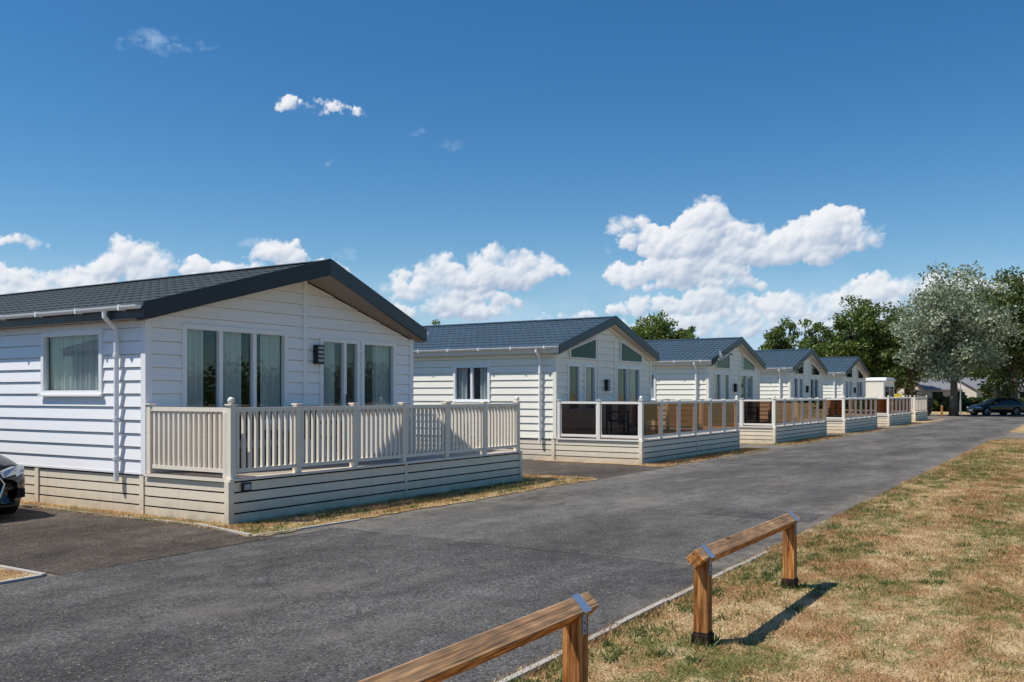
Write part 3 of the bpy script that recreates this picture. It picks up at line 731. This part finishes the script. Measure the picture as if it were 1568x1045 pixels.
# ------------------------------------------------------------ cars
def car(name, loc, rz, paint):
    root = empty(name, loc, rz)
    st = [(0.0, .50, .54, .60, .50), (.06, .58, .64, .74, .64), (.22, .66, .74, .84, .74), (.6, .74, .84, .89, .78), (1.05, .84, .92, .90, .78), (1.3, .90, .99, .90, .74), (2.0, .94, 1.38, .90, .60),
          (2.7, .96, 1.46, .90, .60), (3.4, .97, 1.42, .89, .58), (3.95, .98, 1.20, .87, .60), (4.2, .93, 1.02, .84, .64), (4.33, .62, .74, .76, .6)]
    b = MB(); ring = []
    for (x, zb, zt, hw, tw) in st:
        half = [(hw * .90, .20), (hw * .985, .34), (hw, .34 + (zb - .34) * .55), (hw * .97, zb), (tw, zt - .03), (tw * .75, zt), (0, zt + .015)]
        pts = [(x, -w, z) for w, z in half] + [(x, w, z) for w, z in half[-2::-1]]
        ring.append(pts)
    nr = len(ring[0]); base = len(b.v)
    for r in ring: b.v += r
    for i in range(len(ring) - 1):
        for k in range(nr - 1):
            mat = paint; mid = min(k, nr - 2 - k)
            if mid == 3 and 5 <= i <= 8: mat = 'carglass'
            if mid in (4, 5) and i in (5, 8): mat = 'carglass'
            b.f.append((base + i * nr + k, base + i * nr + k + 1, base + (i + 1) * nr + k + 1, base + (i + 1) * nr + k)); b.m.append(b.mi(mat))
    for i, fl in ((0, 0), (len(ring) - 1, 1)):
        b.f.append(tuple(base + i * nr + k for k in range(nr))); b.m.append(b.mi(paint))
    o = b.obj('body', root, smooth=True); s = o.modifiers.new('s', 'SUBSURF'); s.levels = 2; s.render_levels = 2
    w = MB()
    for x in (.82, 3.45):
        for sg in (-1, 1):
            y0 = sg * .72; y1 = sg * .905
            w.tube([(x, y0, .33), (x, y1 - sg * .005, .33)], .385, 'dark', 28)
            w.tube([(x, y0, .32), (x, y1 - sg * .03, .32), (x, y1 + sg * .005, .32)], [.32, .32, .295], 'tyre', 28)
            w.tube([(x, y1 + sg * .0, .32), (x, y1 + sg * .012, .32)], .21, 'tyre', 24)
            for q in range(5):
                a = q * 2 * math.pi / 5 + .3; c, s_ = math.cos(a), math.sin(a)
                w.tube([(x + .04 * c, y1 + sg * .015, .32 + .04 * s_), (x + .20 * c, y1 + sg * .012, .32 + .20 * s_)], [.03, .022], 'chrome', 6)
            w.tube([(x + .205 * math.cos(t), y1 + sg * .01, .32 + .205 * math.sin(t)) for t in np.linspace(0, 2 * math.pi, 24)], .012, 'chrome', 6)
    w.obj('wheels', root)
    d = MB()
    for sg in (-1, 1):
        pts = [(.01, .42), (.05, .60), (.14, .74), (.32, .845)]
        for (xa, ya), (xb, yb) in zip(pts[:-1], pts[1:]):
            d.hexa([(xa - .02, sg * ya, .56), (xb - .02, sg * (yb + .015), .60), (xb + .03, sg * (yb - .03), .60), (xa + .04, sg * (ya - .03), .56),
                    (xa + .01, sg * ya, .645), (xb - .005, sg * (yb + .01), .70), (xb + .05, sg * (yb - .04), .70), (xa + .06, sg * (ya - .03), .645)], 'lamp')
        d.box(4.24, 4.33, sg * .5 - .16, sg * .5 + .16, .68, .84, 'tail')
        d.hexa([(1.45, sg * .9, .95), (1.6, sg * .9, .95), (1.6, sg * 1.05, .95), (1.48, sg * 1.05, .95), (1.45, sg * .9, 1.06), (1.6, sg * .9, 1.05), (1.6, sg * 1.05, 1.05), (1.48, sg * 1.05, 1.06)], paint)
    gp = [(-.015, -.34, .30), (-.015, .34, .30), (-.02, .40, .48), (-.0, .32, .60), (-.0, -.32, .60), (-.02, -.40, .48)]
    d.face([(x - .005, y, z) for x, y, z in gp], 'dark'); d.tube([(x - .01, y, z) for x, y, z in gp + gp[:1]], .014, 'chrome', 6)
    for zz in np.arange(.34, .58, .045): d.box(-.03, -.02, -.34, .34, zz, zz + .008, 'chrome')
    d.box(-.035, -.03, -.26, .26, .36, .47, 'upvc')
    for sg in (-1, 1): d.box(.0, .06, sg * .58 - .12, sg * .58 + .12, .28, .40, 'dark')
    d.box(.0, .1, -.62, .62, .17, .22, 'black')
    for sg in (-1, 1): d.box(2.62, 2.68, sg * .80 - .01, sg * .80 + .01, .95, 1.38, 'black')
    d.obj('lights_and_trim', root, bevel=.004)
    return root
car('parked_car', (6.22, 12.15, .010), math.pi / 2, 'paintblk')
car('parked_car', (84.0, 8.3, .004), math.atan2(-.845, .534) + .12, 'paintgrn')

# ------------------------------------------------------------ trees
def tree(name, x, y, h, cw, seed, cb=.3, leaf='leaf', clumps=70, per=110, ls=.2, trunk=.22, depth=None, cr_=(.09, .17)):
    rs = np.random.RandomState(seed); root = empty(name, (x, y, 0)); t = MB()
    bend = rs.randn(2) * .03 * h; tp = []
    for k in range(8): f = k / 7; tp.append((bend[0] * f * f, bend[1] * f * f, h * .86 * f))
    t.tube(tp, [trunk * (1.25 - f * 1.1) if f > 0 else trunk * 1.5 for f in np.linspace(0, 1, 8)], 'bark', 9)
    zc = h * (cb + 1) / 2; rz = h * (1 - cb) / 2; lobes = rs.randn(6, 3); lobes /= np.linalg.norm(lobes, axis=1)[:, None]
    C = []
    while len(C) < clumps:
        d = rs.randn(3); d /= np.linalg.norm(d); k = .76 + .32 * max(0, np.max(lobes @ d)) ** 3 + .08 * rs.randn()
        r = rs.rand() ** .42 * k
        p = np.array([d[0] * cw / 2 * r, d[1] * cw / 2 * r, zc + d[2] * rz * r])
        fz = (p[2] - h * cb) / (h * (1 - cb))
        if fz < 0: continue
        C.append(p)
    C = np.array(C)
    for p in C[:26]:
        z0 = max(h * cb * .7, min(p[2] * rs.uniform(.5, .8), h * .8)); f = z0 / (h * .86)
        s0 = np.array([bend[0] * f * f, bend[1] * f * f, z0]); mid = (s0 + p) / 2 + np.array([0, 0, .12 * h * rs.rand()]) * .5
        t.tube([s0, mid, p], [trunk * .42, trunk * .25, trunk * .08], 'bark', 6)
    t.obj('trunk', root, smooth=True)
    V = []
    for p in C:
        R = cw * rs.uniform(*cr_); n = int(per * rs.uniform(.6, 1.4))
        d = rs.randn(n, 3); d /= np.linalg.norm(d, axis=1)[:, None]
        q = p + d * (R * rs.rand(n) ** .5)[:, None] * np.array([1.1, 1.1, .85])
        a = rs.randn(n, 3); a /= np.linalg.norm(a, axis=1)[:, None]; b = np.cross(a, rs.randn(n, 3)); b /= np.linalg.norm(b, axis=1)[:, None]
        s = (ls * rs.uniform(.5, 1.2, n))[:, None]
        V.append(np.stack([q - a * s * .6, q + b * s * .35, q + a * s * .6, q - b * s * .35], 1))
    V = np.concatenate(V)
    fastmesh('foliage', V, 4, leaf, root); return root
T = [
    (.483, 72, 11.9, 8.8, 1, .16, 'leafs', 145), (.55, 76, 13.0, 7.4, 2, .10, 'leafd', 120),
    (.60, 78, 13.2, 8.4, 9, .06, 'leaf', 110), (.53, 86, 13.4, 6.5, 19, .06, 'leafd', 90),
    (.437, 92, 11.4, 6.2, 3, .06, 'leafd', 95), (.395, 96, 12.6, 6.4, 4, .06, 'leaf', 100), (.366, 95, 11.2, 5.4, 5, .06, 'leaf', 85), (.338, 98, 10.0, 5.2, 6, .06, 'leaf', 75), (.415, 99, 11.4, 5.6, 16, .05, 'leafd', 85),
    (.318, 104, 8.8, 5, 26, .06, 'leafd', 60), (.355, 108, 9.8, 6, 27, .05, 'leafd', 70),
    (.292, 92, 10.0, 4.8, 7, .12, 'leaf', 80), (.162, 88, 10.3, 5.6, 8, .15, 'leaf', 85), (.187, 92, 9.4, 4.4, 18, .15, 'leaf', 70), (.14, 94, 9.2, 4.0, 28, .15, 'leaf', 55),
    (-.09, 110, 10.5, 4.6, 10, .2, 'leaf', 55), (-.068, 112, 10.0, 3.9, 11, .2, 'leaf', 50),
    (.46, 112, 11.3, 6, 12, .05, 'leafd', 75), (.51, 116, 10.5, 8, 13, .05, 'leafd', 80)]
for i, (k, d, h, w, sd, cb, lf, n) in enumerate(T):
    x, y = polar(k, d)
    if sd == 1: tree('silver_poplar_tree', x, y, h, w, sd, cb, lf, n, 150, .24, .26)
    else: tree('deciduous_tree', x, y, h, w, sd, cb, lf, n, 100, .3, .2)
rs = np.random.RandomState(5); V = []
def hedge_pts(pts, n, h, wd):
    for _ in range(n):
        i = rs.randint(len(pts) - 1); f = rs.rand(); p = np.array(pts[i]) * (1 - f) + np.array(pts[i + 1]) * f
        hh = h * (.55 + .45 * math.sin(p[0] * .21 + p[1] * .17) ** 2 + .15 * rs.randn()); m = 26
        q = np.stack([p[0] + rs.randn(m) * wd, p[1] + rs.randn(m) * wd, np.abs(rs.rand(m)) * hh], 1)
        a = rs.randn(m, 3); a /= np.linalg.norm(a, axis=1)[:, None]; b = np.cross(a, rs.randn(m, 3)); b /= np.linalg.norm(b, axis=1)[:, None]; s = .4
        V.append(np.stack([q - a * s, q + b * s * .6, q + a * s, q - b * s * .6], 1))
hedge_pts([polar(.22, 125), polar(.45, 142), polar(.65, 150), polar(.95, 150)], 1900, 5.5, 1.5)
hedge_pts([polar(.44, 92), polar(.50, 93), polar(.56, 92), polar(.75, 90)], 200, 1.1, .4)
hedge_pts([(-40, -70), (40, -85), (110, -70)], 900, 6, 2)  # unseen tree line, added to give the lodge windows something darker to reflect
hedge_pts([(-90, -10), (-80, 20), (-90, 60)], 700, 7, 2)
fastmesh('distant_tree_line', np.concatenate(V), 4, 'leafd')

# ------------------------------------------------------------ street furniture in distance
bn = empty('waste_skip', (78.5, 10.6, 0), .1); b = MB()
b.hexa([(.1, 0, .15), (1.1, 0, .15), (1.1, 1.9, .15), (.1, 1.9, .15), (0, -.1, 1.25), (1.25, -.1, 1.25), (1.25, 2.0, 1.25), (0, 2.0, 1.25)], 'bin')
b.hexa([(0, -.12, 1.26), (1.27, -.12, 1.26), (1.27, 2.02, 1.26), (0, 2.02, 1.26), (.2, -.05, 1.45), (1.2, -.05, 1.4), (1.2, 1.95, 1.4), (.2, 1.95, 1.45)], 'black')
for yy in (.0, .6, 1.2, 1.8): b.box(-.04, .04, yy, yy + .06, .3, 1.2, 'bin')
for x in (.2, 1.0):
    for yy in (.2, 1.6): b.tube([(x, yy, .08), (x + .06, yy, .08)], .08, 'tyre')
b.obj('body', bn, bevel=.02)
fn = empty('timber_fence', (74.5, 12.2, 0), -.35); b = MB()
for i in range(36): b.box(i * .12, i * .12 + .1, 0, .02, .05, 1.25 + random.uniform(-.02, .02), 'fence')
for zz in (.3, 1.0): b.box(0, 4.3, .021, .06, zz, zz + .08, 'fence')
for i in range(4): b.box(i * 1.4, i * 1.4 + .1, .061, .16, 0, 1.3, 'fence')
b.obj('pickets', fn)
x, y = polar(.4215, 66); sg = empty('warning_sign', (x, y, 0)); b = MB(); b.tube([(0, 0, 0), (0, 0, 1.8)], .03, 'galv'); b.box(-.05, -.04, -.3, .3, 1.2, 1.75, 'yellow'); b.obj('post_and_panel', sg)
x, y = polar(.433, 64); sg = empty('notice_board', (x, y, 0), -.5); b = MB(); b.box(-.02, .0, -.3, .3, .5, 1.3, 'upvc'); b.box(0.001, .06, -.34, -.28, 0, 1.35, 'galv'); b.box(0.001, .06, .28, .34, 0, 1.35, 'galv'); b.obj('panel', sg)
x, y = polar(.4905, 80); lp = empty('street_lamp', (x, y, 0)); b = MB(); b.tube([(0, 0, 0), (0, 0, 1.2), (0, 0, 1.21), (0, 0, 4.2)], [.08, .08, .05, .04], 'galv'); b.hexa([(-.3, -.12, 4.2), (.3, -.12, 4.2), (.3, .12, 4.2), (-.3, .12, 4.2), (-.2, -.1, 4.33), (.2, -.1, 4.33), (.2, .1, 4.33), (-.2, .1, 4.33)], 'galv'); b.obj('column', lp)
for i, (k, d) in enumerate(((.445, 62), (.452, 66), (.47, 70))):
    x, y = polar(k, d); bo = empty('timber_bollard', (x, y, 0)); b = MB(); b.box(-.08, .08, -.08, .08, 0, .8, 'woodv'); b.hexa([(-.08, -.08, .801), (.08, -.08, .801), (.08, .08, .801), (-.08, .08, .801), (-.03, -.03, .86), (.03, -.03, .86), (.03, .03, .86), (-.03, .03, .86)], 'woodv'); b.obj('post', bo)

# ------------------------------------------------------------ sun, sky
sun_dir = Vector((-.44, .44, 1.0)).normalized()
elev = math.asin(sun_dir.z); rot = math.atan2(sun_dir.x, sun_dir.y)
sl_ = bpy.data.lights.new('sun', 'SUN'); sl_.energy = 5.0; sl_.angle = math.radians(.5); sl_.color = (1, .95, .87)
so = bpy.data.objects.new('sun', sl_); COL.objects.link(so); so.rotation_euler = sun_dir.to_track_quat('Z', 'Y').to_euler()
w = bpy.data.worlds.new('World'); S.world = w; w.use_nodes = True; nt = w.node_tree
for n in list(nt.nodes): nt.nodes.remove(n)
wo = N(nt, 'ShaderNodeOutputWorld')
sky = N(nt, 'ShaderNodeTexSky', sky_type='NISHITA'); sky.sun_disc = False; sky.sun_elevation = elev; sky.sun_rotation = rot % (2 * math.pi)
sky.altitude = 0; sky.air_density = 1.0; sky.dust_density = .3; sky.ozone_density = 2.0
hs = N(nt, 'ShaderNodeHueSaturation'); hs.inputs['Saturation'].default_value = 1.28; link(nt, sky.outputs[0], hs.inputs['Color'])
skc = mixc(nt, 1.0, hs.outputs[0], (.66, .96, 1.08), 'MULTIPLY')
b1 = N(nt, 'ShaderNodeBackground'); link(nt, skc, b1.inputs[0]); b1.inputs[1].default_value = .10
link(nt, b1.outputs[0], wo.inputs[0])

# ------------------------------------------------------------ clouds: a far glowing shell of cumulus puffs, sun shading and haze painted in
CL = [ (440,158,26,13),(470,168,30,9),(505,160,28,11),(532,170,20,7),
 (35,367,46,16),(10,415,50,26),(40,440,80,24),(205,388,50,30),(165,412,80,28),(265,408,90,26),(350,418,60,20),(430,386,46,26),(460,405,70,20),(110,432,90,24),(310,432,120,22),(485,405,40,14),(60,470,160,24),
 (670,412,60,28),(765,394,52,30),(835,410,36,20),(640,434,55,22),(740,422,110,30),(620,472,50,16),(700,470,80,24),(765,460,44,16),(690,447,90,22),
 (1082,332,42,34),(1060,372,80,32),(968,345,42,20),(1010,362,70,22),(1130,356,54,28),(1265,346,78,32),(1215,372,110,26),(1318,358,34,24),(1150,388,120,26),(965,415,62,22),(1040,408,120,28),(1080,430,100,20),
 (990,466,64,22),(1085,460,75,26),(1210,462,90,22),(1150,480,140,20),(1340,440,64,30),(1420,438,80,28),(1300,468,150,26),(1060,492,160,18),(1500,450,90,30),(870,484,56,12),(1400,480,160,24),(1230,500,200,18),
 (-160,400,110,30),(-90,430,120,24),(-330,420,120,30),(1660,420,110,34),(1760,455,140,24),(1900,430,120,34)]
WISP = [(250,66,48,16,.5),(312,66,20,10,.45),(190,72,14,7,.35),(640,205,14,6,.3),(690,216,28,9,.25),(500,248,9,5,.5),(380,368,80,8,.5),(550,395,60,22,.4),(860,465,70,20,.4),(930,385,30,14,.35)]
rs = np.random.RandomState(11); RES = .065
az = np.arange(-46, 46, RES); el = np.arange(.4, 27, RES); Ag, Eg = np.meshgrid(az, el)
def vn(X, Y, sc, seed):
    r = np.random.RandomState(seed).rand(256, 256); x = X * sc + 71.3; y = Y * sc + 31.7
    xi = np.floor(x).astype(int); yi = np.floor(y).astype(int); fx, fy = x - xi, y - yi
    fx = fx * fx * (3 - 2 * fx); fy = fy * fy * (3 - 2 * fy); g = lambda a, b: r[b % 256, a % 256]
    return (g(xi, yi) * (1 - fx) + g(xi + 1, yi) * fx) * (1 - fy) + (g(xi, yi + 1) * (1 - fx) + g(xi + 1, yi + 1) * fx) * fy
def fbm(X, Y, sc, o, seed, gain=.5):
    t = 0; a = 1; s = 0
    for i in range(o): t = t + a * vn(X, Y, sc * 2.03 ** i, seed + i); s += a; a *= gain
    return t / s
Wx = Ag + (fbm(Ag, Eg, .55, 6, 1, .65) - .5) * 1.5; Wy = Eg + (fbm(Ag, Eg, .6, 6, 20, .65) - .5) * 1.1
def todeg(px, py):
    k = (px - 784) / 1400; a = math.atan(k); return math.degrees(a), math.degrees(math.atan((605 - py) / 1400 * math.cos(a)))
Hm = np.zeros_like(Ag)
def puff(a, e, r):
    i0 = max(0, int((e - r - 1.2 - el[0]) / RES)); i1 = min(len(el), int((e + r + 1.2 - el[0]) / RES)); j0 = max(0, int((a - r - 1.2 - az[0]) / RES)); j1 = min(len(az), int((a + r + 1.2 - az[0]) / RES))
    if i1 <= i0 or j1 <= j0: return
    dx = Wx[i0:i1, j0:j1] - a; dy = Wy[i0:i1, j0:j1] - e; dy = np.where(dy < 0, dy * 1.3, dy)
    q = np.sqrt(np.maximum(r * r - dx * dx - dy * dy, 0)); Hm[i0:i1, j0:j1] = np.maximum(Hm[i0:i1, j0:j1], q)
for (px, py, rx, ry) in CL:
    a0, e0 = todeg(px, py); ra = rx / 1400 * 57.3 * math.cos(math.radians(a0)) ** 2; re = ry / 1400 * 57.3 * math.cos(math.radians(a0))
    n = int(8 + 7 * ra / re)
    for _ in range(n):
        t = rs.uniform(-1, 1); r = re * rs.uniform(.42, .95) * (1 - .45 * abs(t)); a = a0 + t * ra * .92; e = e0 - re * .35 + rs.uniform(0, .6) * re * (1 - t * t)
        puff(a, e, r)
        for _ in range(8):
            an = rs.uniform(-.4, math.pi + .4); rr = r * rs.uniform(.2, .42); puff(a + math.cos(an) * r * .88, e + math.sin(an) * r * .88, rr)
fine = fbm(Ag, Eg, 1.6, 6, 50, .62)
soft = .5 + .9 * np.clip((fbm(Ag, Eg, .5, 3, 150) - .45) * 3, 0, 1)
al = np.clip((Hm * 1.5 + (fine - .53) * 1.7 * (Hm > .0)) / soft, 0, 1); al = al * al * (3 - 2 * al)
def blur(Z, n):
    for _ in range(n): Z = (np.roll(Z, 1, 0) + np.roll(Z, -1, 0) + np.roll(Z, 1, 1) + np.roll(Z, -1, 1) + 2 * Z) / 6
    return Z
Hb = blur(Hm + (fine - .5) * .6 * (Hm > 0), 3); gy, gx = np.gradient(Hb, RES)
nz = 1 / np.sqrt(gx * gx + gy * gy + 1); L = (-gx * -.50 + -gy * .80 + .33) * nz
Hw = blur(Hm, 14); occ = 0
for k in (6, 12, 20, 30): occ = occ + np.roll(np.roll(Hw, -k, 0), int(k * .5), 1)
L = .64 + .42 * L - .082 * occ
L = blur(np.clip(L, 0, 1), 1)
L = L * L * (3 - 2 * L) * .6 + L * .4
lit = np.array([.92, .93, .95]); shd = np.array([.36, .46, .62]); C = shd + (lit - shd) * L[..., None]
hz = np.exp(-Eg / 3.4)[..., None] * .55; C = C * (1 - hz) + np.array([.50, .64, .80]) * hz
al = al * .97
wf = fbm(Ag, Eg * 1.5, .9, 6, 80, .65)
wa = np.zeros_like(al)
for (px, py, rx, ry, s) in WISP:
    a0, e0 = todeg(px, py); ra = rx / 1400 * 57.3; re = ry / 1400 * 57.3; q = 1 - ((Wx - a0) / ra) ** 2 - ((Wy - e0) / re) ** 2
    wa = np.maximum(wa, s * np.clip(q, 0, 1) * np.clip((wf - .38) * 4, 0, 1))
bank = .55 * np.exp(-((Eg - 3.4) / 3.2) ** 2) * np.clip((fbm(Ag, Eg * 2.2, .22, 5, 120, .55) - .30) * 3.0, 0, 1) + .34 * np.exp(-(Eg / 9.0) ** 2)
wa = np.maximum(wa, bank)
tot = al + wa * (1 - al); C = (C * al[..., None] + np.array([.50, .67, .86]) * (wa * (1 - al))[..., None]) / np.maximum(tot, 1e-4)[..., None]
edge = np.clip((46 - np.abs(Ag)) / 5, 0, 1) * np.clip((Eg - .4) / .6, 0, 1); tot = tot * edge
R = 1400.
th = np.radians(32.3 - Ag); ph = np.radians(Eg)
PT = np.stack([R * np.cos(ph) * np.cos(th), R * np.cos(ph) * np.sin(th), R * np.sin(ph)], -1).reshape(-1, 3)
ny, nx = Ag.shape; idx = np.arange(ny * nx).reshape(ny, nx)
use = np.maximum.reduce([tot[:-1, :-1], tot[1:, :-1], tot[:-1, 1:], tot[1:, 1:]]) > .003
F = np.stack([idx[:-1, :-1][use], idx[:-1, 1:][use], idx[1:, 1:][use], idx[1:, :-1][use]], 1)
uv, inv = np.unique(F, return_inverse=True); F = inv.reshape(F.shape).astype(np.int32)
me = bpy.data.meshes.new('clouds'); me.vertices.add(len(uv)); me.vertices.foreach_set('co', PT[uv].astype(np.float32).ravel())
me.loops.add(F.size); me.loops.foreach_set('vertex_index', F.ravel()); me.polygons.add(len(F)); me.polygons.foreach_set('loop_start', np.arange(0, F.size, 4, dtype=np.int32)); me.update(calc_edges=True)
ca = me.attributes.new('cloud', 'FLOAT_COLOR', 'POINT')
RGBA = np.concatenate([C.reshape(-1, 3), tot.reshape(-1, 1)], 1)[uv].astype(np.float32); ca.data.foreach_set('color', RGBA.ravel())
m, nt, out = newmat('cloud_painted_glow'); at = N(nt, 'ShaderNodeAttribute', attribute_name='cloud')
em = N(nt, 'ShaderNodeEmission'); link(nt, at.outputs['Color'], em.inputs[0]); tr = N(nt, 'ShaderNodeBsdfTransparent'); mx = N(nt, 'ShaderNodeMixShader')
link(nt, at.outputs['Alpha'], mx.inputs[0]); link(nt, tr.outputs[0], mx.inputs[1]); link(nt, em.outputs[0], mx.inputs[2]); link(nt, mx.outputs[0], out.inputs['Surface'])
try: m.cycles.emission_sampling = 'NONE'
except Exception as ex: print(ex)
me.materials.append(m); o = bpy.data.objects.new('clouds', me); COL.objects.link(o)
print('cloud faces', len(F))

# ------------------------------------------------------------ camera
cd = bpy.data.cameras.new('camera'); cam = bpy.data.objects.new('camera', cd); COL.objects.link(cam)
cam.location = (0, 0, 1.67); cam.rotation_euler = (math.radians(90), 0, math.radians(32.3 - 90))
cd.sensor_width = 36; cd.lens = 32.14; cd.shift_y = .0526; cd.clip_end = 5000; cd.clip_start = .05
S.camera = cam
S.view_settings.view_transform = 'Standard'; S.view_settings.look = 'None'; S.view_settings.exposure = 0
